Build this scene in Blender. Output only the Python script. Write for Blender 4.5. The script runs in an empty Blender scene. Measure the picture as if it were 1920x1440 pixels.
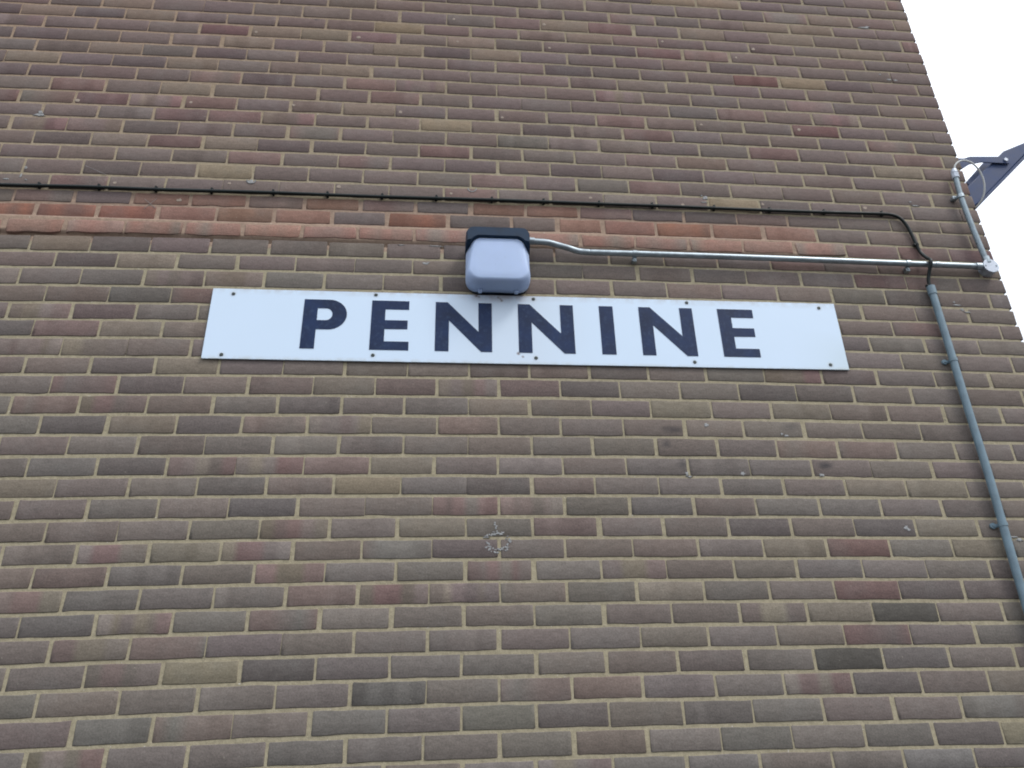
import bpy, bmesh, math, random
import numpy as np
from mathutils import Vector, Matrix, noise

scene = bpy.context.scene
G = 4.68                      # height of the wall datum above the ground (m)

# ------------------------------------------------------------------ camera
cam_d = bpy.data.cameras.new('camera')
cam = bpy.data.objects.new('camera', cam_d)
scene.collection.objects.link(cam)
scene.camera = cam
cam_d.sensor_width = 36.0
cam_d.lens = 27.218
cam_d.clip_end = 500
rx, rz, ry = 0.45668, -0.09336, -0.02403
f = Vector((-math.sin(rz)*math.cos(rx), math.cos(rz)*math.cos(rx), math.sin(rx)))
r = Vector((math.cos(rz), math.sin(rz), 0)); u = r.cross(f)
r2 = r*math.cos(ry) + u*math.sin(ry); u2 = -r*math.sin(ry) + u*math.cos(ry)
M = Matrix((r2, u2, -f)).transposed().to_4x4()
M.translation = Vector((1.38198, -2.56019, G-3.07998))
cam.matrix_world = M
cam_d.dof.use_dof = True
cam_d.dof.focus_distance = 2.55
cam_d.dof.aperture_fstop = 4.0

# ------------------------------------------------------------------ world, sun, exposure
SUN_EL, SUN_AZ = math.radians(52), math.radians(128)   # azimuth from +Y towards +X: in front of the wall, to the right
world = bpy.data.worlds.new('World'); scene.world = world
world.use_nodes = True
wn = world.node_tree; wn.nodes.clear()
out = wn.nodes.new('ShaderNodeOutputWorld'); bg = wn.nodes.new('ShaderNodeBackground')
sky = wn.nodes.new('ShaderNodeTexSky'); sky.sky_type = 'NISHITA'; sky.sun_disc = False
sky.sun_elevation = SUN_EL; sky.sun_rotation = SUN_AZ; sky.dust_density = 4; sky.air_density = 1.0
mixw = wn.nodes.new('ShaderNodeMix'); mixw.data_type = 'RGBA'
mixw.inputs[0].default_value = 0.8
wn.links.new(sky.outputs[0], mixw.inputs[6])
mixw.inputs[7].default_value = (12.4, 13.1, 14.2, 1)    # even bright overcast cloud
# an overcast dome is brighter overhead than at the horizon
wtc = wn.nodes.new('ShaderNodeTexCoord'); wsep = wn.nodes.new('ShaderNodeSeparateXYZ'); wmr = wn.nodes.new('ShaderNodeMapRange')
wn.links.new(wtc.outputs['Generated'], wsep.inputs[0]); wn.links.new(wsep.outputs[2], wmr.inputs[0])
wmr.inputs[1].default_value = 0.0; wmr.inputs[2].default_value = .8; wmr.inputs[3].default_value = .42; wmr.inputs[4].default_value = 1.25
wsc = wn.nodes.new('ShaderNodeVectorMath'); wsc.operation = 'SCALE'
wn.links.new(mixw.outputs[2], wsc.inputs[0]); wn.links.new(wmr.outputs[0], wsc.inputs['Scale'])
wn.links.new(wsc.outputs[0], bg.inputs[0]); bg.inputs[1].default_value = 0.132
wn.links.new(bg.outputs[0], out.inputs[0])
sd = bpy.data.lights.new('sun', 'SUN'); sd.energy = 1.5; sd.angle = math.radians(14); sd.color = (1, .97, .92)
so = bpy.data.objects.new('sun', sd); scene.collection.objects.link(so)
sdir = Vector((math.sin(SUN_AZ)*math.cos(SUN_EL), math.cos(SUN_AZ)*math.cos(SUN_EL), math.sin(SUN_EL)))
so.rotation_euler = sdir.to_track_quat('Z', 'Y').to_euler(); so.location = (6, -8, 12)
scene.view_settings.view_transform = 'Standard'; scene.view_settings.look = 'None'
scene.view_settings.gamma = 1; scene.view_settings.exposure = 0.1
scene.render.engine = 'CYCLES'
scene.cycles.filter_width = 1.9

rnd = random.Random(7); rng = np.random.default_rng(5)
def s2l(c):
    c = np.asarray(c, float)/255
    return np.where(c < .04045, c/12.92, ((c+.055)/1.055)**2.4)

# ------------------------------------------------------------------ material helpers
class NT:
    def __init__(s, name):
        s.m = bpy.data.materials.new(name); s.m.use_nodes = True; s.t = s.m.node_tree
        s.b = s.t.nodes['Principled BSDF']
    def n(s, typ, ins=None, **kw):
        nd = s.t.nodes.new('ShaderNode'+typ)
        for k, v in kw.items(): setattr(nd, k, v)
        for k, v in (ins or {}).items(): s.set(nd.inputs[k], v)
        return nd
    def set(s, sock, v):
        if isinstance(v, bpy.types.NodeSocket): s.t.links.new(v, sock)
        else: sock.default_value = v
    def math(s, op, a, b=0.0, c=0.0, clamp=False):
        nd = s.t.nodes.new('ShaderNodeMath'); nd.operation = op; nd.use_clamp = clamp
        s.set(nd.inputs[0], a); s.set(nd.inputs[1], b); s.set(nd.inputs[2], c); return nd.outputs[0]
    def mix(s, fac, a, b, blend='MIX'):
        nd = s.t.nodes.new('ShaderNodeMix'); nd.data_type = 'RGBA'; nd.blend_type = blend
        s.set(nd.inputs[0], fac); s.set(nd.inputs[6], a); s.set(nd.inputs[7], b); return nd.outputs[2]
    def noise(s, scale, detail=4, rough=.55, vec=None):
        nd = s.n('TexNoise', {'Scale': scale, 'Detail': detail, 'Roughness': rough})
        s.t.links.new(vec or s.co, nd.inputs['Vector']); return nd.outputs['Fac']
    def ramp(s, fac, lo, hi, a=0.0, b=1.0):
        nd = s.n('MapRange', {'Value': fac, 'From Min': lo, 'From Max': hi, 'To Min': a, 'To Max': b}); return nd.outputs[0]
    @property
    def co(s):
        if not hasattr(s, '_co'): s._co = s.n('TexCoord').outputs['Object']
        return s._co
    def bump(s, h, strength, dist):
        nd = s.n('Bump', {'Height': h, 'Strength': strength, 'Distance': dist}); s.t.links.new(nd.outputs[0], s.b.inputs['Normal'])

def simple(name, col, rough=.5, metal=0., var=.12, scale=18, bump=0., spec=.5, dirt=None):
    t = NT(name)
    n1 = t.noise(scale); n2 = t.noise(scale*6, 3)
    c = t.mix(t.ramp(n1, .35, .65), tuple(v*(1-var) for v in col)+(1,), tuple(min(1, v*(1+var)) for v in col)+(1,))
    if dirt: c = t.mix(t.ramp(n2, .52, .75, 0, .7), c, tuple(dirt)+(1,))
    t.set(t.b.inputs['Base Color'], c)
    t.set(t.b.inputs['Roughness'], t.ramp(n1, .3, .7, max(0, rough-.08), min(1, rough+.1)))
    t.b.inputs['Metallic'].default_value = metal
    t.b.inputs['Specular IOR Level'].default_value = spec
    if bump: t.bump(n2, bump, .002)
    return t.m

# brick: fired colour per brick in the mesh's colour attribute, with soot marks where they are on the wall
def brick_mat():
    t = NT('fired brick')
    att = t.n('Attribute', attribute_name='brick_colour').outputs['Color']
    mp = t.n('Mapping', {'Scale': (1, 1, 2.6)}); t.t.links.new(t.co, mp.inputs[0])
    n1 = t.noise(26, 6, .65, mp.outputs[0]); n2 = t.noise(170, 3, .6); n3 = t.noise(7, 4, .6); n4 = t.noise(420, 2, .6)
    k = t.math('MULTIPLY', t.ramp(n1, .3, .7, .84, 1.16), t.ramp(n2, .3, .7, .82, 1.18))
    k = t.math('MULTIPLY', k, t.ramp(n4, .3, .7, .9, 1.1))
    comb = t.n('CombineColor', {0: k, 1: k, 2: k}).outputs[0]
    c = t.mix(1.0, att, comb, 'MULTIPLY')
    # lime bloom and dust
    c = t.mix(t.math('MULTIPLY', t.ramp(n3, .5, .72, 0, .26), t.ramp(n2, .35, .6, .4, 1)), c, (.20, .195, .18, 1))
    c = t.mix(t.ramp(t.noise(95, 2), .70, .78, 0, .6), c, (.34, .31, .25, 1))
    c = t.mix(t.ramp(t.noise(120, 2, .5, mp.outputs[0]), .68, .76, 0, .5), c, (.06, .05, .045, 1))
    # sooty scuffs
    for (x, z, rx_, rz_, rot, amt) in SMUDGES:
        m2 = t.n('Mapping', {'Location': (0, 0, 0)}, vector_type='POINT')
        s1 = t.n('VectorMath', operation='SUBTRACT'); t.t.links.new(t.co, s1.inputs[0]); s1.inputs[1].default_value = (x, 0, z)
        t.t.links.new(s1.outputs[0], m2.inputs[0]); m2.inputs['Rotation'].default_value = (0, rot, 0); m2.inputs['Scale'].default_value = (1/rx_, 0, 1/rz_)
        l = t.n('VectorMath', operation='LENGTH'); t.t.links.new(m2.outputs[0], l.inputs[0])
        d = t.math('ADD', l.outputs['Value'], t.math('MULTIPLY', n1, .9))
        c = t.mix(t.math('MULTIPLY', t.ramp(d, 1.5, .55), amt), c, (.045, .042, .045, 1))
    t.set(t.b.inputs['Base Color'], c)
    t.b.inputs['Roughness'].default_value = .88
    t.b.inputs['Specular IOR Level'].default_value = .28
    h = t.math('ADD', t.math('MULTIPLY', n1, .7), t.math('MULTIPLY', n2, .5))
    t.bump(h, .55, .0025)
    return t.m
SMUDGES = [(2.21, G-1.991, .05, .016, -.9, .8), (2.235, G-2.125, .03, .03, 0, .6), (2.765, G-2.125, .04, .018, -.3, .9),
           (2.18, G-2.05, .022, .02, 0, .6), (2.66, G-1.975, .05, .02, -.8, .45), (.744, G+.065, .014, .006, 0, .8)]
def mortar_mat():
    t = NT('lime mortar')
    att = t.n('Attribute', attribute_name='mortar_colour').outputs['Color']
    n1 = t.noise(60, 5, .6); n2 = t.noise(330, 3, .6)
    k = t.math('MULTIPLY', t.ramp(n1, .3, .7, .82, 1.15), t.ramp(n2, .3, .7, .85, 1.15))
    comb = t.n('CombineColor', {0: k, 1: k, 2: k}).outputs[0]
    c = t.mix(1.0, att, comb, 'MULTIPLY')
    c = t.mix(t.ramp(t.noise(150, 2), .71, .77, 0, .8), c, (.62, .6, .54, 1))
    c = t.mix(t.ramp(t.noise(45, 3), .66, .76, 0, .5), c, (.1, .09, .075, 1))
    t.set(t.b.inputs['Base Color'], c)
    t.b.inputs['Roughness'].default_value = .93; t.b.inputs['Specular IOR Level'].default_value = .2
    t.bump(t.math('ADD', n1, t.math('MULTIPLY', n2, .5)), .6, .003)
    return t.m

MB = brick_mat(); MM = mortar_mat()
M_steel = simple('galvanised steel', (.33, .38, .41), .42, .85, .16, 40, .15, dirt=(.2, .22, .22))
M_gland = simple('dull zinc', (.42, .46, .52), .5, .45, .15, 60, .2)
M_pvc = simple('blue grey plastic', (.145, .215, .26), .42, 0, .12, 25, .05, dirt=(.19, .25, .27))
M_steel_shade = simple('shaded galvanised steel', (.21, .26, .29), .5, .6, .2, 40, .2, dirt=(.12, .13, .13))  # darker copy of the steel: the upright pipe's shade put into its colour
M_black = simple('black cable sheath', (.006, .011, .011), .5, 0, .2, 40, .1, spec=.3)
M_letter = simple('navy vinyl', (.008, .022, .070), .5, 0, .25, 12, .03, spec=.22, dirt=(.03, .055, .115))
M_cast = simple('black cast body', (.008, .026, .056), .5, 0, .2, 20, .1, spec=.25)
M_flood = simple('dark grey powder coat', (.03, .052, .125), .5, .0, .15, 15, .05, spec=.2)
M_white = simple('white flex', (.6, .62, .6), .5)
M_screw = simple('weathered screw', (.05, .06, .055), .6, .3, .2, 200)
M_splash = simple('pale filler', (.29, .295, .295), .9, 0, .25, 90, .4)
M_plug = simple('mortar plug', (.33, .27, .22), .95, 0, .2, 90, .4)
M_ground = simple('asphalt', (.055, .055, .055), .9, 0, .2, 3, .5)
M_roofing = simple('concrete coping', (.33, .32, .3), .85, 0, .15, 8, .3)
M_glass = simple('floodlight glass', (.08, .09, .1), .12, 0, .1, 5)

def sign_mat():
    t = NT('white enamelled sign face')
    n1 = t.noise(3.5, 4); n2 = t.noise(30, 5, .6)
    c = t.mix(t.ramp(n1, .35, .7, 0, .35), (.60, .73, .88, 1), (.575, .70, .83, 1))
    sx = t.n('SeparateXYZ'); t.t.links.new(t.co, sx.inputs[0]); X, Z = sx.outputs[0], sx.outputs[2]
    # grime along the top rim and below the lamp
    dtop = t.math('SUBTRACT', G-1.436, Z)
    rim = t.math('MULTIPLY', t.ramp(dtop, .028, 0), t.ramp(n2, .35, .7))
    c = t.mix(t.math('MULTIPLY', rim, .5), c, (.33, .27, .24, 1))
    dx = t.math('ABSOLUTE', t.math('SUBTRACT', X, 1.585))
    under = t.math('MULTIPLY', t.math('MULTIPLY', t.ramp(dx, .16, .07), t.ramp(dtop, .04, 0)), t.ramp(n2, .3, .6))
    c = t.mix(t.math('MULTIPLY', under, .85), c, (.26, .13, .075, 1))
    warm = t.math('MULTIPLY', t.ramp(t.math('ABSOLUTE', t.math('SUBTRACT', X, 1.62)), .34, .1), .5)
    c = t.mix(warm, c, (.57, .65, .74, 1))
    # grey-green dirt at the lower right end
    rr = t.math('MULTIPLY', t.math('MULTIPLY', t.ramp(X, 2.72, 2.95), t.ramp(dtop, .12, .3)), t.ramp(n1, .2, .6, .5, 1))
    c = t.mix(t.math('MULTIPLY', rr, .45), c, (.45, .53, .48, 1))
    bot = t.math('MULTIPLY', t.ramp(dtop, .285, .303), t.ramp(n2, .35, .65))
    c = t.mix(t.math('MULTIPLY', bot, .6), c, (.45, .47, .42, 1))
    # rust halo round every screw
    for (x, z) in SCREWS:
        s1 = t.n('VectorMath', operation='DISTANCE'); t.t.links.new(t.co, s1.inputs[0]); s1.inputs[1].default_value = (x, -.009, z)
        c = t.mix(t.ramp(t.math('ADD', s1.outputs['Value'], t.math('MULTIPLY', n2, .012)), .022, .010, 0, .28), c, (.36, .30, .2, 1))
    for (x, z, s_) in [(1.588, G-1.460, .004), (1.583, G-1.453, .003), (1.575, G-1.447, .003), (1.490, G-1.441, .005), (1.50, G-1.446, .002), (1.648, G-1.693, .004), (1.665, G-1.706, .003)]:
        s1 = t.n('VectorMath', operation='DISTANCE'); t.t.links.new(t.co, s1.inputs[0]); s1.inputs[1].default_value = (x, -.009, z)
        c = t.mix(t.ramp(t.math('ADD', s1.outputs['Value'], t.math('MULTIPLY', n2, .01)), s_+.009, s_+.002, 0, .85), c, (.13, .075, .055, 1))
    t.set(t.b.inputs['Base Color'], c); t.b.inputs['Roughness'].default_value = .38
    t.bump(n1, .06, .004)
    return t.m
SCREWS = [(x, G+z) for x, z in [(.572, -1.461), (1.104, -1.449), (1.713, -1.449), (2.326, -1.447), (2.87, -1.456),
                                (.564, -1.722), (1.107, -1.712), (1.714, -1.710), (2.325, -1.714), (2.865, -1.714)]]
M_sign = sign_mat()
def diffuser_mat():
    t = NT('opal polycarbonate')
    n1 = t.noise(14, 5, .6); n2 = t.noise(90, 3)
    c = t.mix(t.ramp(n1, .4, .75, 0, .25), (.42, .53, .75, 1), (.36, .45, .60, 1))
    c = t.mix(t.ramp(n2, .66, .78, 0, .5), c, (.2, .24, .3, 1))
    t.set(t.b.inputs['Base Color'], c); t.b.inputs['Roughness'].default_value = .5
    t.b.inputs['Subsurface Weight'].default_value = .5; t.b.inputs['Subsurface Radius'].default_value = (.03, .03, .03)
    t.b.inputs['Subsurface Scale'].default_value = .5
    return t.m
M_diff = diffuser_mat()

# ------------------------------------------------------------------ object helpers
COL = scene.collection
def link(name, me, mat, parent=None, smooth=False):
    o = bpy.data.objects.new(name, me); COL.objects.link(o)
    if mat: me.materials.append(mat)
    if parent: o.parent = parent; o.matrix_parent_inverse = parent.matrix_world.inverted()
    if smooth: me.polygons.foreach_set('use_smooth', [True]*len(me.polygons))
    return o
def obj(name, bm, mat, parent=None, smooth=False):
    me = bpy.data.meshes.new(name); bm.normal_update(); bm.to_mesh(me); bm.free()
    return link(name, me, mat, parent, smooth)
def thing(name, label, cat, loc, group=None):
    o = bpy.data.objects.new(name, None); COL.objects.link(o); o.empty_display_size = .1
    o.location = loc; o['label'] = label; o['category'] = cat
    if group: o['group'] = group
    bpy.context.view_layer.update()
    return o
def add_tube(bm, pts, rad, seg=16, sub=6, cap=True):
    P = [Vector(p) for p in pts]
    if sub > 1 and len(P) > 2:
        Q = [P[0]-(P[1]-P[0])] + P + [P[-1]+(P[-1]-P[-2])]; N = []
        for i in range(1, len(Q)-2):
            for s in range(sub):
                t = s/sub; a, b, c, d = Q[i-1:i+3]
                N.append(.5*((2*b)+(c-a)*t+(2*a-5*b+4*c-d)*t*t+(3*b-a-3*c+d)*t**3))
        N.append(P[-1]); P = N
    ref = Vector((0, -1, 0)); rings = []
    for i, p in enumerate(P):
        d = (P[min(i+1, len(P)-1)]-P[max(i-1, 0)]).normalized()
        if abs(d.dot(ref)) > .95: ref = Vector((0, 0, 1))
        n = (ref-d*ref.dot(d)).normalized(); b = d.cross(n); ref = n
        rr = rad(i/(len(P)-1)) if callable(rad) else rad
        rings.append([bm.verts.new(p+(n*math.cos(2*math.pi*k/seg)+b*math.sin(2*math.pi*k/seg))*rr) for k in range(seg)])
    for a, b in zip(rings, rings[1:]):
        for k in range(seg): bm.faces.new((a[k], a[(k+1) % seg], b[(k+1) % seg], b[k]))
    if cap: bm.faces.new(rings[0][::-1]); bm.faces.new(rings[-1])
    return bm
def bevel(bm, w, seg=2, edges=None):
    bmesh.ops.bevel(bm, geom=edges or list(bm.edges), offset=w, segments=seg, affect='EDGES', profile=.5)
    return bm
def add_box(bm, c, s, bev=0., rot=None):
    b = bmesh.new(); bmesh.ops.create_cube(b, size=1)
    bmesh.ops.scale(b, vec=s, verts=b.verts)
    if bev: bevel(b, bev, 2)
    if rot: bmesh.ops.rotate(b, matrix=rot, verts=b.verts)
    bmesh.ops.translate(b, vec=c, verts=b.verts)
    me = bpy.data.meshes.new('tmp'); b.to_mesh(me); b.free(); bm.from_mesh(me); bpy.data.meshes.remove(me)
    return bm
def add_prism(bm, poly, y0, y1):
    """poly in (x,z), extruded from y0 to y1 (y0 nearer the camera)"""
    a = [bm.verts.new((x, y0, z)) for x, z in poly]; b = [bm.verts.new((x, y1, z)) for x, z in poly]
    n = len(poly)
    fs = [bm.faces.new(a), bm.faces.new(b[::-1])]
    for k in range(n): fs.append(bm.faces.new((a[k], b[k], b[(k+1) % n], a[(k+1) % n])))
    bmesh.ops.recalc_face_normals(bm, faces=fs)
    return bm
def rrect(cx, cz, w, h, rad, n=6, wt=None, rt=None):
    """rounded rectangle (x,z); wt = top width, rt = top corner radius"""
    wt = wt or w; rt = rt or rad; pts = []
    for (sx, sz, a0, ww, q) in ((1, 1, 0, wt, rt), (-1, 1, 90, wt, rt), (-1, -1, 180, w, rad), (1, -1, 270, w, rad)):
        for k in range(n+1):
            a = math.radians(a0+90*k/n)
            pts.append((cx+sx*(ww/2-q)+q*math.cos(a), cz+sz*(h/2-q)+q*math.sin(a)))
    return pts
def loft(bm, rings, cap0=True, cap1=True):
    V = [[bm.verts.new(p) for p in rg] for rg in rings]; n = len(V[0]); fs = []
    for a, b in zip(V, V[1:]):
        for k in range(n): fs.append(bm.faces.new((a[k], a[(k+1) % n], b[(k+1) % n], b[k])))
    if cap0: fs.append(bm.faces.new(V[0][::-1]))
    if cap1: fs.append(bm.faces.new(V[-1]))
    bmesh.ops.recalc_face_normals(bm, faces=fs)
    return bm

# ------------------------------------------------------------------ the brick wall
XE = 3.712                                  # outer corner of the wall
CZ = [0.00337, 0.00235, 0.01137, -0.00713, 0.00469, -0.0166, 0.00842, -0.01543, 0.00676, 0.00275]
CX = [0.00273, 0.01927, -0.01782, -0.00949, 0.0053, -0.00753, 0.01467, 0.01212, -0.00619, 0.00264]
CRES = {-5: 0.0003, -4: 0.0076, -3: -0.0011, -2: 0.0019, -1: -0.0066, 0: -0.0013, 1: 0.0005, 2: -0.0008, 3: 0.001, 4: 0.0026, 5: 0.0014, 6: -0.0023, 7: -0.0011, 8: 0.0014, 9: -0.0017, 10: 0.0005, 11: 0.0005, 12: -0.0035, 13: -0.0072, 14: 0.0044, 15: 0.0026, 16: 0.0035, 17: 0.0013, 18: 0.0024, 19: -0.0013, 20: -0.0007, 21: 0.002, 22: 0.0033, 23: 0.0, 24: 0.0027, 25: -0.0011, 26: -0.0023, 27: -0.0033, 28: -0.0064, 29: -0.0054, 30: -0.0026, 31: -0.0025, 32: -0.0018, 33: 0.0007, 34: 0.003, 35: 0.0042, 36: 0.0055, 37: 0.0051, 38: 0.0042, 39: 0.001, 40: -0.0048, 41: -0.0078}
def drift(X, Z):
    """how far the courses and perpends of this wall wander from a true grid (m)"""
    X = np.clip(X, -.7, 3.75); Z = np.clip(Z, -3.15, .5)
    x = (X-1.4)/2; z = (Z+1.4)/2
    b = [x**i*z**j for i in range(4) for j in range(4-i)]
    return sum(c*v for c, v in zip(CX, b)), sum(c*v for c, v in zip(CZ, b))
def bedz(n, X):
    return -n*.075 + drift(X, -n*.075)[1] + CRES.get(n, 0)*.8
R_TOP, R_BOT = -40, 62                      # courses from coping to ground
CLS = {-5:'10Y 11Y', -4:'13P 14B 16B', -3:'9P 12B 13B', -2:'-1B 8B 11B 13B', -1:'-4D -3B -2D -1B 4Y 8B 14B', 0:'1R 2B 3B 4R 6B 9D 10R', 1:'-3D 1B 4B 5D 6B 11D', 2:'-1B 1D 8D 9D 12S 13Y', 3:'-3B -1D 0B 3B', 4:'-3D -2D 1P 2D 9M 13P 14D', 5:'0B', 6:'-3R -1R 0M 1R 4B 9P 13S', 7:'0R 1R 5Y 9R', 8:'-1M 0D 3P 12R 15P', 9:'-2D 0R 1B 2D 3D 5R 9P 14B', 10:'4P 6D 10D', 11:'1Y 9R', 12:'-1R 11Y', 13:'1N 3N 7N 9D 10D', 14:'-2O -1O 0O 1N 2N 3N 5O 6D 9N 10O 11N', 16:'-1B 0D 12R 14R', 17:'-1D 0B 13R 14R', 18:'1M', 19:'1R', 20:'-1M 0D 14R', 21:'-2D -1R 0B', 22:'-1M 0M', 23:'-2R 0D 1B 12D', 24:'0R 12D', 25:'-1P 0M 3D 6B 9B 11B', 26:'0D 1B 2D 3P 6P', 27:'11P 12P', 28:'1D 2M 3M 4P 5B', 29:'-1B 2D 4Y 12B 13B', 30:'6M 7M', 31:'3M 5B 10D 12D 13B', 32:'1M 2B 3M 5P 6D 11B 12S 14B', 33:'3M 6M 8M', 34:'0M 4P 5M 6M 7P 9B 12S 13D', 35:'0D 1M 3P 10M 11B 12K', 36:'1M 2P 12S', 37:'1M 2Y 3D 4D 11K', 38:'7P 8P 11M', 39:'13P', 40:'1M 13D 14Y'}
CMAP = {(rw, int(tk[:-1])): tk[-1] for rw, s in CLS.items() for tk in s.split()}
PAL = {'-': (103, 96, 95), 'B': (115, 108, 99), 'Y': (122, 114, 98), 'D': (93, 87, 88), 'K': (78, 74, 73), 'R': (105, 88, 88),
       'S': (98, 74, 74), 'P': (112, 97, 95), 'M': (107, 99, 99), 'O': (126, 89, 79), 'N': (122, 94, 86), 'Q': (133, 103, 97)}
K = np.array((.875, .925, 1.03))*.98              # daylight reaching the wall, used to turn seen tones into reflectances
def alb(c): return np.clip(s2l(c)/K, .005, .9)
class Acc:
    def __init__(s): s.v = []; s.f = []; s.c = []; s.n = 0
    def grid(s, P, C):
        """P (U,V,3), C (U,V,3)"""
        U, V = P.shape[:2]; i = np.arange(U*V).reshape(U, V)+s.n
        s.f.append(np.stack([i[:-1, :-1], i[1:, :-1], i[1:, 1:], i[:-1, 1:]], -1).reshape(-1, 4))
        s.v.append(P.reshape(-1, 3)); s.c.append(C.reshape(-1, 3)); s.n += U*V
    def build(s, name, attr, mat, parent, smooth=True):
        v = np.concatenate(s.v); fc = np.concatenate(s.f); c = np.concatenate(s.c)
        me = bpy.data.meshes.new(name); me.vertices.add(len(v)); me.vertices.foreach_set('co', v.ravel())
        me.loops.add(fc.size); me.loops.foreach_set('vertex_index', fc.ravel().astype(np.int32))
        me.polygons.add(len(fc)); me.polygons.foreach_set('loop_start', np.arange(0, fc.size, 4, dtype=np.int32))
        a = me.color_attributes.new(attr, 'FLOAT_COLOR', 'POINT')
        a.data.foreach_set('color', np.c_[c, np.ones(len(c))].ravel())
        me.update(calc_edges=True)
        me.polygons.foreach_set('use_smooth', np.full(len(fc), smooth))
        return link(name, me, mat, parent)
def smooth_noise(n, k):
    x = rng.normal(size=k); return np.interp(np.linspace(0, k-1, n), np.arange(k), x)
def add_brick(acc, x0, x1, zb0, zb1, zt0, zt1, cls, row, fine=True, frame=None, proud=0., worn=1.):
    """x0..x1, bottom z at left/right zb0,zb1, top zt0,zt1"""
    U = 16 if fine else 6; V = 7
    if fine: us = np.r_[0, 0, .009, np.linspace(.05, .95, U-6), .991, 1, 1]
    else: us = np.array([0, 0, .02, .98, 1, 1.])
    vs = np.array([0, 0, .03, .5, .97, 1, 1.])
    uu, vv = np.meshgrid(us, vs, indexing='ij')
    X = x0+(x1-x0)*uu
    Z = (zb0+(zb1-zb0)*uu)*(1-vv)+(zt0+(zt1-zt0)*uu)*vv
    Y = np.zeros_like(X)
    # edges wander by about a millimetre
    bj = smooth_noise(U, max(3, U//2))*.0009*worn; tj = smooth_noise(U, max(3, U//2))*.0009*worn
    Z += np.where(vv < .2, bj[:, None], 0)+np.where(vv > .8, tj[:, None], 0)
    lj = smooth_noise(7, 4)*.0008*worn; rj = smooth_noise(7, 4)*.0008*worn
    X += np.where(uu < .04, lj[None, :], 0)+np.where(uu > .96, rj[None, :], 0)
    # knocked corners
    for cu, cv in ((0, 0), (0, 1), (1, 0), (1, 1)):
        q = rng.uniform(.0004, .0055)*worn
        k = (np.abs(uu-cu) < .001) & (np.abs(vv-cv) < .001)
        X[k] += q*(1 if cu == 0 else -1); Z[k] += q*.7*(1 if cv == 0 else -1)
    Y[1, :] = Y[-2, :] = .0009; Y[:, 1] = Y[:, -2] = .0009
    tilt = float(np.clip(rng.normal()*.0005, -.0008, .0008)); base = float(np.clip(rng.normal()*.0004, -.0007, .0006))-proud
    Y += base+tilt*(uu-.5)
    Y[0, :] = Y[-1, :] = .03; Y[:, 0] = Y[:, -1] = .03
    c = np.array(PAL[cls], float)
    if cls == '-': c = c+rng.normal()*3.2+np.array([1, -.4, -.3])*rng.normal()*1.1+np.array([.2, .4, -1.1])*rng.normal()*.9
    else: c = c+rng.normal(size=3)*.7+rng.normal()*2.5
    q = .68 if row > 17 else .88
    if cls in 'BYRPMSN': c = np.array(PAL['-'], float)*(1-q)+c*q
    # upper courses toned a little darker and redder, lower ones greyer
    if cls not in 'OQN':
        kk = np.clip((20-row)/40, -.5, .5); c = c+(np.array([-6, -17, -14])*kk if kk > 0 else np.array([4, -2, -3])*kk)
    cc = np.ones((U, 7, 1))*c
    band = cls in 'MPRN' or rng.random() < .22
    if band and fine:
        amp = 6 if cls == 'M' else 3
        nb = rng.integers(3, 7); bv = rng.normal(size=nb)*amp; hv = rng.normal(size=nb)
        idx = np.clip((uu[:, 0]*nb).astype(int), 0, nb-1)
        cc = cc+bv[idx][:, None, None]
        if cls in 'M': cc = cc+np.array([4, -4, -3])*np.clip(hv[idx], 0, 1.3)[:, None, None]+np.array([2, 2, -3])*np.clip(-hv[idx], 0, 1.5)[:, None, None]
    if cls in 'SRP' and fine:
        g = smooth_noise(U, 4)[:, None, None]; cc = cc+np.array([-4, 3, 3])*np.clip(g, 0, 1.5)
    if cls in 'OQ' and fine:
        g = smooth_noise(U, 6)[:, None, None]
        cc = cc+(np.array([-13, -5, -2]) if cls == 'O' else np.array([-8, 4, 5]))*np.clip(np.abs(g), 0, 1.6)
    cc = cc+(rng.normal()*2)*(vv[..., None]-.5)
    P = np.stack([X, Y, Z+G], -1)
    if frame is not None: P = frame(P)
    acc.grid(P, alb(cc))

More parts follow.
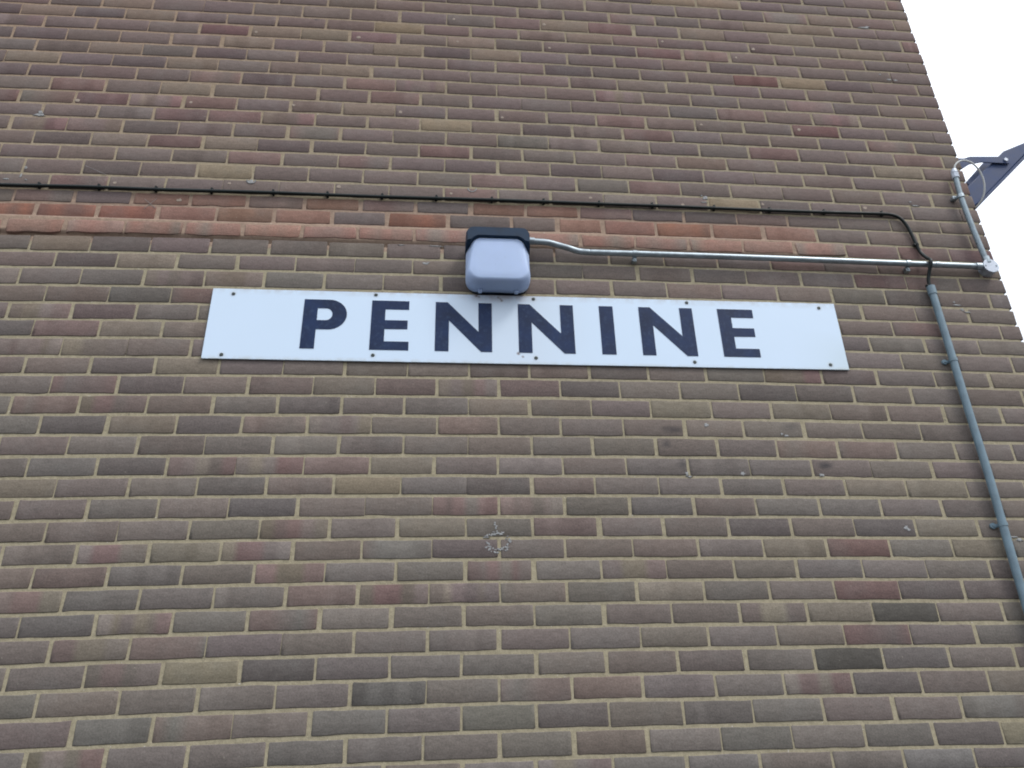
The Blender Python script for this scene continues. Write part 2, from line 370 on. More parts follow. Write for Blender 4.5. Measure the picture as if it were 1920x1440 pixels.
wall = thing('brick_wall', 'tall brown brick end wall of a building with a band of patched orange-red bricks', 'wall', (1.4, 0, 0))
acc = Acc()
ROW14 = [-.233, -.002, .228, .453, .679, .911, 1.13, 1.375, 1.638, 1.826, 2.017, 2.242, 2.482, 2.706]
for row in range(R_TOP, R_BOT):
    off = .5 if row % 2 else 0.
    fine_row = -8 <= row <= 43
    for m in range(-22, 17):
        a = (m+off)*.225; b = (m+1+off)*.225
        if a > XE-.06: continue
        j0 = .0052+rng.uniform(-.0012, .0012); j1 = .0052+rng.uniform(-.0012, .0012)
        zc = -(row+.5)*.075
        dxa, dxb = drift(a, zc)[0], drift(b, zc)[0]
        wob = .0025
        xa = a+dxa+j0+rng.normal()*wob; xb = b+dxb-j1+rng.normal()*wob
        worn = 1.; proud = 0.; g = .0056
        if row == 14 and m >= -1 and m+1 < len(ROW14)-1:
            xa = ROW14[m+1]+rng.uniform(.006, .011); xb = ROW14[m+2]-rng.uniform(.006, .013); worn = 1.7
        if row == 14 and m == -2: xb = -.243
        if row == 15 and xa < 3.05: xa += .002; xb -= .003; worn = 2.6; proud = .006
        if row == 13 and xa < 2.2: worn = 1.7; xa += .001; xb -= .002
        last = b > XE-.02 or (b+.225 > XE+.17 and b > XE-.06)
        if b > XE-.05: xb = XE+rng.normal()*.0015
        cls = CMAP.get((row, m))
        if cls is None:
            q = rng.random()
            if row == 15 and xa < 3.05: cls = 'Q'
            elif row == 14 and (xa < .7 or (xa < 2.9 and q < .7)): cls = 'N'
            elif not fine_row: cls = '-' if q < .7 else rng.choice(list('BDRPM'))
            elif row == 13 and xa < 2.0: cls = 'P' if q < .4 else ('N' if q < .75 else '-')
            elif row == 15: cls = 'R'
            elif row < 12: cls = '-' if q < .84 else ('P' if q < .91 else ('D' if q < .96 else 'M'))
            else: cls = '-' if q < .91 else ('D' if q < .96 else ('P' if q < .98 else 'M'))
        zs = [bedz(row+1, xa), bedz(row+1, xb), bedz(row, xa), bedz(row, xb)]
        jz = rng.normal(size=2)*.0008
        gb = g+.001 if row == 15 else g; gt = g
        if row == 15 and xa < 3.05: gb = .009; gt = .010
        if row == 14 and xa < 2: gb = .008
        vis = fine_row and -1.2 < xa
        add_brick(acc, xa, xb, zs[0]+gb+jz[0], zs[1]+gb+jz[0], zs[2]-gt+jz[1], zs[3]-gt+jz[1], cls, row, vis, proud=proud, worn=worn)
# return wall round the corner (faces +X)
for row in range(R_TOP, R_BOT):
    off = 0.112 if row % 2 else 0.225
    y = 0.012; first = True; yb = off-.005
    while y < 4.0:
        cls = '-' if rng.random() < .7 else rng.choice(list('BDRPM'))
        z0 = bedz(row+1, XE)+.0052; z1 = bedz(row, XE)-.0052
        def fr(P):
            Q = P.copy(); Q[..., 0] = XE+.0-P[..., 1]; Q[..., 1] = P[..., 0]; return Q
        add_brick(acc, y, min(yb, 4.0), z0, z0, z1, z1, cls, row, False, fr)
        y = yb+.010; yb = y+.215
bricks = acc.build('bricks', 'brick_colour', MB, wall)

# mortar bed behind the brick faces: one gently uneven skin round both faces
acc = Acc()
def mort(us, vs, place, is_front):
    uu, vv = np.meshgrid(us, vs, indexing='ij')
    D = np.zeros_like(uu); C = np.zeros(uu.shape+(3,))
    for i in range(uu.shape[0]):
        for j in range(uu.shape[1]):
            x, z = uu[i, j], vv[i, j]
            nz = noise.noise(Vector((x*9, z*14, 2.1))); nf = noise.noise(Vector((x*33, z*47, 7.7)))
            D[i, j] = .0021+.0004*nz+.0004*nf
            c = np.array((147, 142, 126.))+nz*7
            up = min(1, max(0, (z+1.3)/1.2)); left = min(1, max(0, (1.6-x)/1.5))
            c = c+np.array((-13, -16, -14))*up+np.array((8, 0, 1))*up*left
            if is_front and -1.24 < z < -.99:
                k = 1-min(1, max(0, (x-2.8)/.2))
                c = c*(1-.8*k)+np.array((134, 116, 108.))*.85*k
                if -1.20 < z < -1.12: D[i, j] -= (.0052+.0026*max(0, nz+nf))*k
                if z <= -1.195 and z > -1.215: D[i, j] += .008*k
            C[i, j] = c
    acc.grid(place(uu, D, vv), alb(C))
zs = np.unique(np.round(np.r_[np.arange(R_TOP*-.075+.03, .6, -.25), np.arange(.6, -.95, -.03), np.arange(-.95, -1.30, -.0075), np.arange(-1.30, -3.3, -.03), np.arange(-3.3, -G+.01, -.25), -G], 4))
zs = zs[(zs <= -R_TOP*.075)]
xs = np.r_[np.arange(-4.95, -1.0, .25), np.arange(-1.0, 3.68, .025), XE-.012]
mort(xs, zs, lambda u_, d, v_: np.stack([u_, d, v_+G], -1), True)
mort(np.r_[.0035, np.arange(.25, 4.0, .25), 4.0], zs, lambda u_, d, v_: np.stack([XE-.0085-d, u_, v_+G], -1), False)
mortar = acc.build('mortar', 'mortar_colour', MM, wall)
for p in mortar.data.polygons[:0]: pass

# coping on top, and the rest of the building's shell behind
bm = bmesh.new(); top = G-R_TOP*.075
add_box(bm, ((-4.95+XE)/2, .15, top+.04), (XE+4.95+.1, .42, .08), .01)
add_box(bm, (XE-.15, 2.18, top+.04), (.42, 3.6, .08), .01)
obj('coping', bm, M_roofing, wall)
bm = bmesh.new()
add_box(bm, ((-4.95+XE)/2-.02, 2.05, top/2-.05), (XE+4.95-.1, 3.9, top-.12))
obj('inner_wall', bm, M_roofing, wall)

# plugged drill holes and splashes of filler stuck to the face
def blob(bm, x, z, rx_, rz_, th=.0006, n=14, jag=.25, y=0.0, seed=0):
    rr = random.Random(seed); c = bm.verts.new((x, y-th, G+z)); ring = []; ring2 = []
    for k in range(n):
        a = 2*math.pi*k/n; q = 1+rr.uniform(-jag, jag)
        ring2.append(bm.verts.new((x+math.cos(a)*rx_*q*.7, y-th*.9, G+z+math.sin(a)*rz_*q*.7)))
        ring.append(bm.verts.new((x+math.cos(a)*rx_*q, y+.003, G+z+math.sin(a)*rz_*q)))
    for k in range(n):
        bm.faces.new((c, ring2[k], ring2[(k+1) % n])); bm.faces.new((ring2[k], ring[k], ring[(k+1) % n], ring2[(k+1) % n]))
PLUGS = [(-0.203, -0.508), (0.262, -0.49), (0.695, -0.478), (1.157, -0.49), (1.607, -0.494), (0.481, -0.038), (0.945, -0.036), (1.404, -0.029), (1.385, 0.122), (1.819, 0.12), (1.838, -0.039), (2.393, 0.047), (2.843, 0.03), (2.748, -0.036), (2.516, -0.483), (2.977, -0.485), (0.482, -0.925), (0.035, -0.945), (0.922, -0.921), (1.384, -0.935), (1.975, -0.929), (3.192, -0.928), (2.729, -0.929), (2.373, -0.948)]
bm = bmesh.new()
for i, (x, z) in enumerate(PLUGS):
    s = .0085 if i % 3 else .011
    blob(bm, x, z, s, s, .0006, 12, .2, -.0006, i)
blob(bm, .30, -1.02, .012, .010, .001, 14, .4, 0, 60)
bmesh.ops.recalc_face_normals(bm, faces=bm.faces)
obj('mortar_plug', bm, M_plug, wall)['kind'] = 'stuff'
bm = bmesh.new()
S = [(-.336, -.600, .024, .009), (-.336, -.585, .010, .008), (3.455, .229, .034, .006), (3.47, .235, .018, .006), (3.497, -.132, .012, .006), (3.53, -.134, .014, .005), (3.46, -.10, .006, .004),
     (2.477, -.906, .013, .010), (2.462, -.895, .006, .005), (2.47, -.93, .016, .003), (3.425, -.905, .02, .004), (3.41, -.885, .008, .004), (1.287, -1.291, .015, .0055), (1.30, -1.287, .008, .004),
     (3.013, -2.358, .010, .010), (3.02, -2.364, .007, .006), (3.40, -2.39, .020, .004), (3.425, -2.40, .014, .008),
     (3.475, -1.418, .02, .004), (3.49, -1.44, .008, .006), (3.51, -1.452, .018, .003), (3.465, -1.405, .006, .004), (2.339, -1.972, .010, .008), (2.638, -2.010, .014, .005), (2.62, -2.004, .006, .005), (2.447, -2.160, .010, .009),
     (2.74, -2.163, .012, .006), (2.241, -2.161, .007, .010), (2.25, -2.172, .010, .004), (-.32, -.885, .006, .009), (-.33, -.925, .005, .010), (-.305, -.945, .006, .004), (-.38, -.945, .012, .004), (.565, -.91, .012, .008), (1.03, -1.175, .016, .003), (1.325, -1.205, .034, .0022), (1.19, -1.205, .018, .002)]
for i, (x, z, a, b) in enumerate(S): blob(bm, x, z, a, b, .0005, 12, .45, -.001, 100+i)
rr = random.Random(3)                               # broken ring of white adhesive below the sign
for k in range(60):
    a = rr.uniform(0, 2*math.pi); q = .036+rr.uniform(-.007, .009)
    if .9 < (a/math.pi) < 1.0: continue
    blob(bm, 1.559+math.cos(a)*q, -2.408+math.sin(a)*q*.85, rr.uniform(.002, .007), rr.uniform(.0018, .005), .0004, 8, .5, -.001, 300+k)
for k in range(6): blob(bm, 1.556+rr.uniform(-.004, .004), -2.362+k*.004, .004, .003, .0004, 8, .4, -.001, 400+k)
for k in range(2):                                  # part rings left by old fixings above the cable
    cx_ = (.567, 1.473)[k]
    for j in range(14):
        a = math.pi*(1.0+j/13); blob(bm, cx_+math.cos(a)*.017, -.905+math.sin(a)*.015, .0035, .003, .001, 8, .3, -.001, 500+j+20*k)
bmesh.ops.recalc_face_normals(bm, faces=bm.faces)
obj('filler_splash', bm, M_splash, wall)['kind'] = 'stuff'
# a few thin scratches near the left end of the cable
M_scratch = simple('scratch', (.3, .28, .27), .9)
bm = bmesh.new()
for (a, b) in [((-.095, -.862), (-.005, -.905)), ((.165, -1.02), (.215, -1.065)), ((.212, -1.015), (.172, -1.07)), ((.515, -.585), (.517, -.602))]:
    add_tube(bm, [(a[0], -.0005, G+a[1]), (b[0], -.0005, G+b[1])], .0009, 5, 1)
obj('scratch', bm, M_scratch, wall)['kind'] = 'stuff'

# ------------------------------------------------------------------ ground
bm = bmesh.new()
n = 24
gv = [[bm.verts.new((-150+300*i/n, -150+300*j/n, 0)) for j in range(n+1)] for i in range(n+1)]
for i in range(n):
    for j in range(n): bm.faces.new((gv[i][j], gv[i+1][j], gv[i+1][j+1], gv[i][j+1]))
g = obj('ground', bm, M_ground); g['kind'] = 'structure'; g['label'] = 'dark asphalt ground in front of the brick wall'

# ------------------------------------------------------------------ the name board
sign = thing('name_sign', 'long white rectangular board with navy letters PENNINE screwed to the brick wall', 'sign', (1.715, -.004, G-1.739))
bm = bmesh.new()
corners = [(.4945, -1.7385), (2.937, -1.7345), (2.9375, -1.4335), (.4945, -1.438)]
add_prism(bm, [(x, G+z) for x, z in corners], -.0085, -.003)
bevel(bm, .0008, 1)
obj('board', bm, M_sign, sign)
bt, bb = -1.4728, -1.6872
def lz(x, z): return G+z-.0023+.0019*(x-.84)/1.7      # lettering runs very slightly uphill
def letter(poly, hole=None):
    bm = bmesh.new()
    if hole is None:
        add_prism(bm, [(x, lz(x, z)) for x, z in poly], -.0098, -.0086)
    else:
        o_ = [(x, lz(x, z)) for x, z in poly]; h_ = [(x, lz(x, z)) for x, z in hole]
        for y in (-.0098, -.0086):
            es = []
            for lp in (o_, h_):
                vs_ = [bm.verts.new((x, y, z)) for x, z in lp]
                es += [bm.edges.new((vs_[k], vs_[(k+1) % len(vs_)])) for k in range(len(vs_))]
            bmesh.ops.triangle_fill(bm, edges=es, use_beauty=True)
        bmesh.ops.recalc_face_normals(bm, faces=bm.faces)
    obj('letter', bm, M_letter, sign)
T, B_ = bt, bb
def arc(cx, cz, rx_, rz_, a0, a1, n=12):
    return [(cx+rx_*math.cos(math.radians(a0+(a1-a0)*k/n)), cz+rz_*math.sin(math.radians(a0+(a1-a0)*k/n))) for k in range(n+1)]
def sh(x): return x
Pz = T-.002
letter([(.8385, B_), (.8905, B_), (.8905, -1.6045)] + arc(.9330, -1.5395, .0675, .065, -90, 90, 18) + [(.8385, T-.0018)],
       [(.8905, -1.5652)] + arc(.9235, -1.5390, .0235, .0262, -90, 90, 10) + [(.8905, -1.5128)])
def letE(x0, w_top, w_mid, w_bot, s):
    letter([(x0, T), (x0, B_), (x0+w_bot, B_), (x0+w_bot, B_+.0365), (x0+s, B_+.0365), (x0+s, -1.5975), (x0+w_mid, -1.5965), (x0+w_mid, -1.5588), (x0+s, -1.5588), (x0+s, T-.038), (x0+w_top, T-.038), (x0+w_top, T)])
def letN(x0, w):
    letter([(x0, T), (x0, B_), (x0+.0515, B_), (x0+.0515, -1.5533), (x0+.1735, B_), (x0+w, B_), (x0+w, T), (x0+w-.0515, T), (x0+w-.0515, -1.6013), (x0+.0455, T)])
letE(1.0920, .1410, .1375, .1440, .0520)
letN(1.3338, .2155); letN(1.6507, .2155)
letter([(1.9693, T), (1.9693, B_), (2.0240, B_), (2.0240, T)])
letN(2.1270, .2155)
letE(2.4450, .1435, .1385, .1455, .0522)
bm0 = bmesh.new()
bmesh.ops.create_cone(bm0, cap_ends=True, segments=14, radius1=.0072, radius2=.0056, depth=.0024, matrix=Matrix.Rotation(math.pi/2, 4, 'X'))
sc_me = bpy.data.meshes.new('screw'); bm0.to_mesh(sc_me); bm0.free(); sc_me.materials.append(M_screw)
for (x, z) in SCREWS:
    o = bpy.data.objects.new('screw', sc_me); COL.objects.link(o); o.parent = sign; o.matrix_parent_inverse = sign.matrix_world.inverted(); o.location = (x, -.0098, z)

# ------------------------------------------------------------------ bulkhead lamp
LX = 1.5715
lamp = thing('bulkhead_lamp', 'square outdoor wall lamp with black hood and pale opal cover above the sign', 'lamp', (LX, 0, G-1.43))
def ring(pts, y): return [(x, y, G+z) for x, z in pts]
bm = bmesh.new()                                      # black back casing against the wall
p = rrect(LX+.003, -1.3155, .248, .225, .050, wt=.246, rt=.03)
p2 = rrect(LX+.003, -1.3155, .252, .229, .052, wt=.250, rt=.03)
loft(bm, [ring(p, .002), ring(p, -.012), ring(p2, -.020), ring(p2, -.024)])
obj('casing', bm, M_cast, lamp, True)
bm = bmesh.new()                                      # hood over the top, its lip stepping down at the corners
def hood(w, zt, zb, lip, n=8):
    hw = w/2; pts = [(LX+hw, zb-lip)]
    q = .026
    for k in range(n+1):
        a = math.radians(90*k/n); pts.append((LX+hw-q+q*math.cos(a), zt-q+q*math.sin(a)))
    for k in range(n+1):
        a = math.radians(90+90*k/n); pts.append((LX-hw+q+q*math.cos(a), zt-q+q*math.sin(a)))
    pts.append((LX-hw, zb-lip))
    # underside curve back to the right
    pts.append((LX-hw+.016, zb-lip+.004))
    for k in range(5): pts.append((LX-hw+.020+.026*k/4, zb-lip+.01+(lip-.01)*math.sin(math.pi/2*k/4)))
    for k in range(5): pts.append((LX+hw-.046+.026*k/4, zb-lip+.01+(lip-.01)*math.cos(math.pi/2*k/4)))
    pts.append((LX+hw-.016, zb-lip+.004))
    return pts
rg = [(.254, -1.196, -1.236, .034, -.020), (.254, -1.196, -1.236, .034, -.060), (.250, -1.186, -1.232, .030, -.100), (.240, -1.187, -1.226, .024, -.112)]
loft(bm, [ring(hood(a, b, c, d), y) for a, b, c, d, y in rg])
obj('hood', bm, M_cast, lamp)
bm = bmesh.new()                                      # opal cover: a rounded, tapering dish
rings = []
RG = [(.250, -1.240, -1.4300, .044, .250, .020, -.018), (.252, -1.238, -1.4310, .045, .250, .020, -.040)]
for k in range(9):
    a_ = math.radians(90*k/8); c_ = 1-math.cos(a_)
    RG.append((.252-.034*c_, -1.236+.010*math.sin(a_)-.006*c_, -1.4310+.018*c_, .046, .248-.062*math.sin(a_)*.5-.030*c_, .022+.010*math.sin(a_), -.050-.050*math.sin(a_)))
RG.append((.17, -1.256, -1.384, .034, .14, .024, -.1012))
for (w, zt, zb, rb, wt, rt, y) in RG:
    rings.append(ring(rrect(LX+.001, (zt+zb)/2, w, zt-zb, rb, 7, wt, rt), y))
loft(bm, rings, cap0=True, cap1=True)
obj('diffuser', bm, M_diff, lamp, True)
for dx in (-.068, .072):                              # clip tabs under the cover
    bm = bmesh.new(); add_box(bm, (LX+dx, -.034, G-1.434), (.016, .018, .014), .003); obj('clip', bm, M_diff, lamp)
for dx, dz in ((-.108, -1.398), (.108, -1.398)):
    bm = bmesh.new(); bmesh.ops.create_uvsphere(bm, u_segments=12, v_segments=8, radius=.0048); bmesh.ops.translate(bm, verts=bm.verts, vec=(LX+dx, -.070, G+dz))
    obj('cover_screw', bm, M_screw, lamp, True)

# ------------------------------------------------------------------ galvanised conduit run
cond = thing('steel_conduit', 'shiny galvanised steel conduit from the wall lamp to a round box and up the corner', 'conduit', (2.6, 0, G-1.24))
yc = -.030
def saddle(name, x, z, rad, ang, parent, mat, lug=.034, col=None, both=False):
    """pipe clip: strap over the pipe, base disc and a lug with screw on one side; ang = pipe direction in x-z"""
    d = Vector((math.cos(ang), 0, math.sin(ang))); s = Vector((-math.sin(ang), 0, math.cos(ang)))
    bm = bmesh.new(); pts = []
    for k in range(17):
        a = math.pi*(-.15+1.3*k/16); pts.append((rad+.0022, a))
    w = .009
    pr = []
    for (q, a) in pts:
        pr.append((q*math.cos(a), q*math.sin(a)))
    inner = [((rad+.0004)*math.cos(a), (rad+.0004)*math.sin(a)) for q, a in pts][::-1]
    loop = pr+inner
    A = [bm.verts.new(Vector((x, yc, z))+s*px+Vector((0, -1, 0))*py+d*w) for px, py in loop]
    B = [bm.verts.new(Vector((x, yc, z))+s*px+Vector((0, -1, 0))*py-d*w) for px, py in loop]
    nn = len(loop)
    for k in range(nn): bm.faces.new((A[k], A[(k+1) % nn], B[(k+1) % nn], B[k]))
    h = nn//2
    for L_ in (A, B):
        for k in range(h-1): bm.faces.new((L_[k], L_[k+1], L_[nn-2-k], L_[nn-1-k]))
    R3 = Matrix((d, s, Vector((0, -1, 0)))).transposed()
    for sg in ((1, -1) if both else (-1,)):
        c = Vector((x, 0, z))+s*sg*(rad+.008)
        add_box(bm, c+Vector((0, -.012, 0)), (.018, .022, .022), .003, R3)
        sp = Vector((x, -.024, z))+s*sg*(rad+.008)
        b2 = bmesh.new(); bmesh.ops.create_cone(b2, cap_ends=True, segments=12, radius1=.0062, radius2=.0045, depth=.005, matrix=Matrix.Translation(sp)@Matrix.Rotation(math.pi/2, 4, 'X'))
        me = bpy.data.meshes.new('t'); b2.to_mesh(me); b2.free(); bm.from_mesh(me); bpy.data.meshes.remove(me)
    bmesh.ops.recalc_face_normals(bm, faces=bm.faces)
    return obj(name, bm, mat, parent)
bm = bmesh.new()
HP = [(1.690, -1.192), (1.725, -1.194), (1.775, -1.197), (1.812, -1.204), (1.858, -1.218), (1.898, -1.229), (1.940, -1.233), (1.98, -1.2335), (2.30, -1.233), (2.711, -1.2345), (3.1, -1.238), (3.411, -1.2405), (3.606, -1.242)]
add_tube(bm, [(x, yc-(.008 if x < 1.8 else (.004 if x < 1.86 else 0)), G+z) for x, z in HP], .0122, 20, 5)
obj('pipe', bm, M_steel, cond, True)
bm = bmesh.new()
add_tube(bm, [(3.646, yc, G-1.225), (3.636, yc, G-1.05), (3.632, yc, G-.88), (3.640, yc, G-.745)], .0115, 20, 5)
obj('pipe', bm, M_steel_shade, cond, True)
for a, b in (((1.690, -1.192), (1.722, -1.1935)), ((3.588, -1.242), (3.614, -1.242)), ((3.409, -1.2405), (3.428, -1.2405))):
    bm = bmesh.new(); add_tube(bm, [(a[0], yc-(.008 if a[0] < 2 else 0), G+a[1]), (b[0], yc-(.008 if a[0] < 2 else 0), G+b[1])], .0150 if a[0] < 3.4 or a[0] > 3.5 else .0136, 20, 1); bevel(bm, .001, 1)
    obj('collar', bm, M_steel, cond, False)
bm = bmesh.new(); add_tube(bm, [(3.648, yc, G-1.225), (3.6465, yc, G-1.195)], .0145, 20, 1); obj('collar', bm, M_steel, cond)
# round inspection box
bm = bmesh.new()
for (rad_, y0, y1) in ((.0315, .0, -.036), (.0335, -.036, -.041)):
    add_tube(bm, [(3.651, y0, G-1.243), (3.651, y1, G-1.243)], rad_, 28, 1)
bevel(bm, .0012, 2, [e for e in bm.edges if abs(e.verts[0].co.y+.041) < 1e-5 and abs(e.verts[1].co.y+.041) < 1e-5])
jb = obj('junction_box', bm, M_gland, cond)
for sx in (-1, 1):
    bm = bmesh.new(); bmesh.ops.create_cone(bm, cap_ends=True, segments=12, radius1=.0035, radius2=.0028, depth=.003, matrix=Matrix.Translation((3.651+sx*.023, -.042, G-1.243))@Matrix.Rotation(math.pi/2, 4, 'X')); obj('screw', bm, M_steel, jb)
saddle('saddle', 2.131, G-1.2335, .0124, 0, cond, M_steel)
saddle('saddle', 3.290, G-1.2395, .0124, 0, cond, M_steel)
saddle('saddle', 3.632, G-.868, .0124, math.pi/2+math.pi, cond, M_steel)
bm = bmesh.new()                                       # cable gland at the top end
add_tube(bm, [(3.6395, yc, G-.765), (3.641, yc, G-.735)], .0150, 8, 1)
add_tube(bm, [(3.641, yc, G-.735), (3.642, yc-.001, G-.722), (3.644, yc-.002, G-.714)], lambda t: .0155-.006*t, 16, 2)
obj('gland', bm, M_gland, cond)

# ------------------------------------------------------------------ black cable and its clips
cab = thing('black_cable', 'thin black cable clipped along the wall above the sign, bending down at the right', 'cable', (1.4, 0, G-.97))
CP = [(-3.2, -.985), (-2.0, -.99), (-1.0, -.987), (-.389, -.984), (-.087, -.979), (.221, -.979), (.639, -.974), (1.067, -.974), (1.617, -.969), (1.977, -.969), (2.321, -.968), (2.60, -.9695), (2.79, -.970), (3.02, -.969), (3.173, -.967), (3.245, -.966),
      (3.295, -.969), (3.328, -.984), (3.346, -1.010), (3.357, -1.045), (3.364, -1.085), (3.369, -1.125), (3.377, -1.165)]
pts = [(x, -.011, G+z) for x, z in CP]
pts += [(3.381, -.030, G-1.205), (3.380, -.050, G-1.232), (3.376, -.050, G-1.252), (3.370, -.032, G-1.285), (3.364, -.022, G-1.325), (3.366, -.022, G-1.40)]
bm = bmesh.new(); add_tube(bm, pts, .0072, 12, 6)
obj('sheath', bm, M_black, cab, True)
CLIPS = [(-2.6, -.99), (-2.35, -.99), (-2.1, -.99), (-1.88, -.989), (-1.65, -.989), (-1.42, -.988), (-1.2, -.987), (-.97, -.987), (-.74, -.986), (-.48, -.984)]
CLIPS += [(-0.243, 0), (-0.016, 0), (0.204, 0), (0.421, 0), (0.665, 0), (0.882, 0), (1.103, 0), (1.324, 0), (1.555, 0), (1.773, 0), (2.007, 0), (2.237, 0), (2.505, 0), (2.75, 0), (2.994, 0), (3.255, 0)]
cxs = [c[0] for c in CP[:17]]; czs = [c[1] for c in CP[:17]]
def clip_bm():
    bm = bmesh.new()
    loop = [(.0075*math.cos(a), .0078*math.sin(a)) for a in [math.pi*(k/10) for k in range(11)]]
    A = []; Bv = []
    prof = [(-.0078, .011)]+[(-p[0], -p[1]) for p in loop]+[(.0078, .011)]    # (z, y offset)
    prof_o = [(-.0079, .011), (-.0079, 0)]+[(-.0079*math.cos(math.pi*k/10), -.0079*math.sin(math.pi*k/10)) for k in range(1, 10)]+[(.0079, 0), (.0079, .011)]
    a = [bm.verts.new((-.0045, y, z)) for z, y in prof_o]; b = [bm.verts.new((.0045, y, z)) for z, y in prof_o]
    n_ = len(a)
    for k in range(n_): bm.faces.new((a[k], a[(k+1) % n_], b[(k+1) % n_], b[k]))
    bm.faces.new(a); bm.faces.new(b[::-1])
    add_box(bm, (0, .004, .0105), (.011, .012, .009), .0015)
    b2 = bmesh.new(); bmesh.ops.create_cone(b2, cap_ends=True, segments=10, radius1=.0045, radius2=.0036, depth=.004, matrix=Matrix.Translation((0, -.0035, .0115))@Matrix.Rotation(math.pi/2, 4, 'X'))
    me = bpy.data.meshes.new('t'); b2.to_mesh(me); b2.free(); bm.from_mesh(me); bpy.data.meshes.remove(me)
    bmesh.ops.recalc_face_normals(bm, faces=bm.faces)
    return bm
first = obj('cable_clip', clip_bm(), M_black, cab)
def put_clip(o, x, z, rot, y=-.011):
    o.location = (x, y, z); o.rotation_euler = (0, rot, 0)
for i, (x, z) in enumerate(CLIPS):
    zz = G+float(np.interp(x, cxs, czs))
    o = first if i == 0 else first.copy()
    if i: COL.objects.link(o)
    put_clip(o, x, zz, rnd.uniform(-.12, .12))
for (x, z, rt) in ((3.371, -1.125, math.radians(-98)), (3.3645, -1.340, math.radians(-92))):
    o = first.copy(); COL.objects.link(o); put_clip(o, x, G+z, rt, -.012 if z > -1.2 else -.022)

# ------------------------------------------------------------------ grey plastic duct
duct = thing('plastic_duct', 'blue-grey plastic pipe running down the wall right of the sign', 'pipe', (3.362, 0, 0))
bm = bmesh.new()
PX = [(3.3655, -1.352), (3.366, -1.60), (3.3645, -1.9), (3.3655, -2.15), (3.361, -2.36), (3.356, -2.62), (3.352, -3.2), (3.35, -4.0), (3.35, -G)]
yp = -.022
add_tube(bm, [(x, yp, G+z) for x, z in PX], .0142, 20, 5, cap=False)
obj('pipe', bm, M_pvc, duct, True)
bm = bmesh.new(); add_tube(bm, [(3.3655, yp, G-1.346), (3.3657, yp, G-1.385)], .0168, 20, 1); bevel(bm, .001, 1, [e for e in bm.edges if abs(e.verts[0].co.z-e.verts[1].co.z) < 1e-5])
obj('collar', bm, M_pvc, duct)
yc = -.022
for z in (-1.690, -2.352, -3.02, -3.7, -4.35):
    px = float(np.interp(-z, [-q[1] for q in PX], [q[0] for q in PX]))
    d = Vector((0, 0, 1)); bm = bmesh.new()
    add_tube(bm, [(px, yp, G+z-.0065), (px, yp, G+z+.0065)], .0162, 20, 1)
    b2 = bmesh.new()
    bmesh.ops.create_cone(b2, cap_ends=True, segments=16, radius1=.0115, radius2=.0105, depth=.006, matrix=Matrix.Translation((px-.0255, -.005, G+z))@Matrix.Rotation(math.pi/2, 4, 'X'))
    bmesh.ops.create_cone(b2, cap_ends=True, segments=12, radius1=.0055, radius2=.004, depth=.003, matrix=Matrix.Translation((px-.0265, -.0095, G+z))@Matrix.Rotation(math.pi/2, 4, 'X'))
    me = bpy.data.meshes.new('t'); b2.to_mesh(me); b2.free(); bm.from_mesh(me); bpy.data.meshes.remove(me)
    add_box(bm, (px-.016, -.006, G+z), (.018, .008, .012), .001)
    obj('saddle', bm, M_pvc, duct)

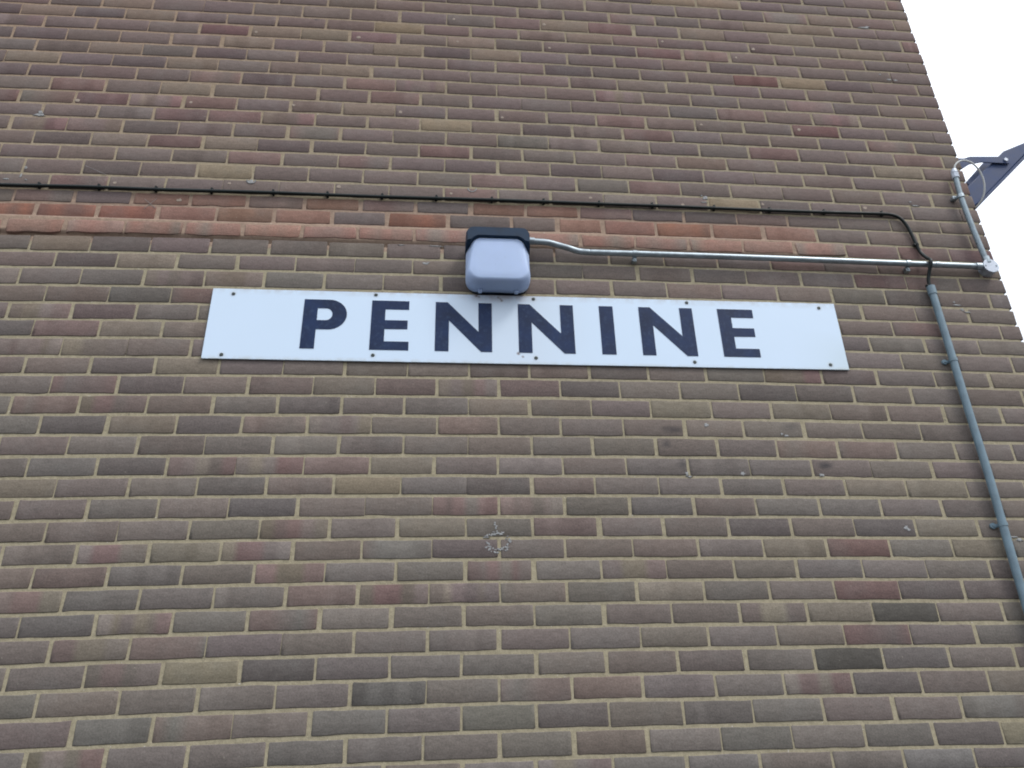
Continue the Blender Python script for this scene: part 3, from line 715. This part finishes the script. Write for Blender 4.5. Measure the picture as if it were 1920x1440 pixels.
# ------------------------------------------------------------------ floodlight round the corner
fl = thing('floodlight', 'dark floodlight on a bracket fixed round the right corner of the wall', 'floodlight', (XE+.0, .22, G-.62))
Y0, Y1 = .120, .330
bm = bmesh.new()
prof = [(3.800, -.800), (3.836, -.776), (4.171, -.463), (4.420, -.240), (4.400, -.215), (4.199, -.380), (4.074, -.440), (4.023, -.487), (3.838, -.657), (3.775, -.715)]
add_prism(bm, [(x, G+z) for x, z in prof], Y0, Y1)
bevel(bm, .004, 2)
body = obj('housing', bm, M_flood, fl)
bm = bmesh.new()                                        # glass face on the outer, lower side
a = Vector((3.815, 0, G-.800)); b = Vector((4.415, 0, G-.245)); d = (b-a).normalized(); nrm = Vector((d.z, 0, -d.x))
for (m0, m1, h0, h1, yy0, yy1) in ((.03, .79, -.004, .008, Y0-.006, Y1+.006),):
    q = [a+d*m0+nrm*h0, a+d*m1+nrm*h0, a+d*m1+nrm*h1, a+d*m0+nrm*h1]
    add_prism(bm, [(v.x, v.z) for v in q], yy0, yy1)
bevel(bm, .002, 1); obj('bezel', bm, M_flood, fl)
bm = bmesh.new()
q = [a+d*.06+nrm*.0075, a+d*.76+nrm*.0075, a+d*.76+nrm*.0095, a+d*.06+nrm*.0095]
add_prism(bm, [(v.x, v.z) for v in q], Y0+.02, Y1-.02); obj('glass', bm, M_glass, fl)
bm = bmesh.new()                                        # cooling fins on the back
for k in range(6):
    y = Y0+.03+k*.03
    add_prism(bm, [(3.86, G-.66), (4.03, G-.50), (4.06, G-.48), (4.03, G-.455), (3.99, G-.475), (3.85, G-.62)], y, y+.004)
obj('cooling_fins', bm, M_flood, fl)
bm = bmesh.new()                                        # bracket: two side arms and the plate on the wall
for y in (Y0-.012, Y1+.006):
    add_prism(bm, [(XE-.003, G-.590), (XE-.003, G-.515), (3.840, G-.512), (3.872, G-.499), (4.016, G-.491), (4.068, G-.497), (4.078, G-.513), (4.066, G-.530), (3.925, G-.529), (3.86, G-.545), (3.80, G-.585)], y, y+.006)
add_box(bm, (XE+.004, (Y0+Y1)/2, G-.553), (.010, Y1-Y0+.03, .078), .002)
obj('bracket', bm, M_flood, fl)
for y in (Y0-.014, Y1+.014):
    bm = bmesh.new(); bmesh.ops.create_cone(bm, cap_ends=True, segments=6, radius1=.010, radius2=.010, depth=.008, matrix=Matrix.Translation((4.052, y, G-.511))@Matrix.Rotation(math.pi/2, 4, 'X')); obj('bolt', bm, M_gland, fl)
bm = bmesh.new()
add_tube(bm, [(3.643, -.033, G-.720), (3.655, -.038, G-.690), (3.690, -.040, G-.668), (3.735, -.035, G-.672), (3.775, -.02, G-.705), (3.795, .00, G-.760), (3.792, .03, G-.815), (3.765, .07, G-.85), (3.735, .12, G-.85), (3.73, .17, G-.82), (3.78, .2, G-.77)], .0038, 10, 6)
obj('flex_cable', bm, M_white, fl, True)
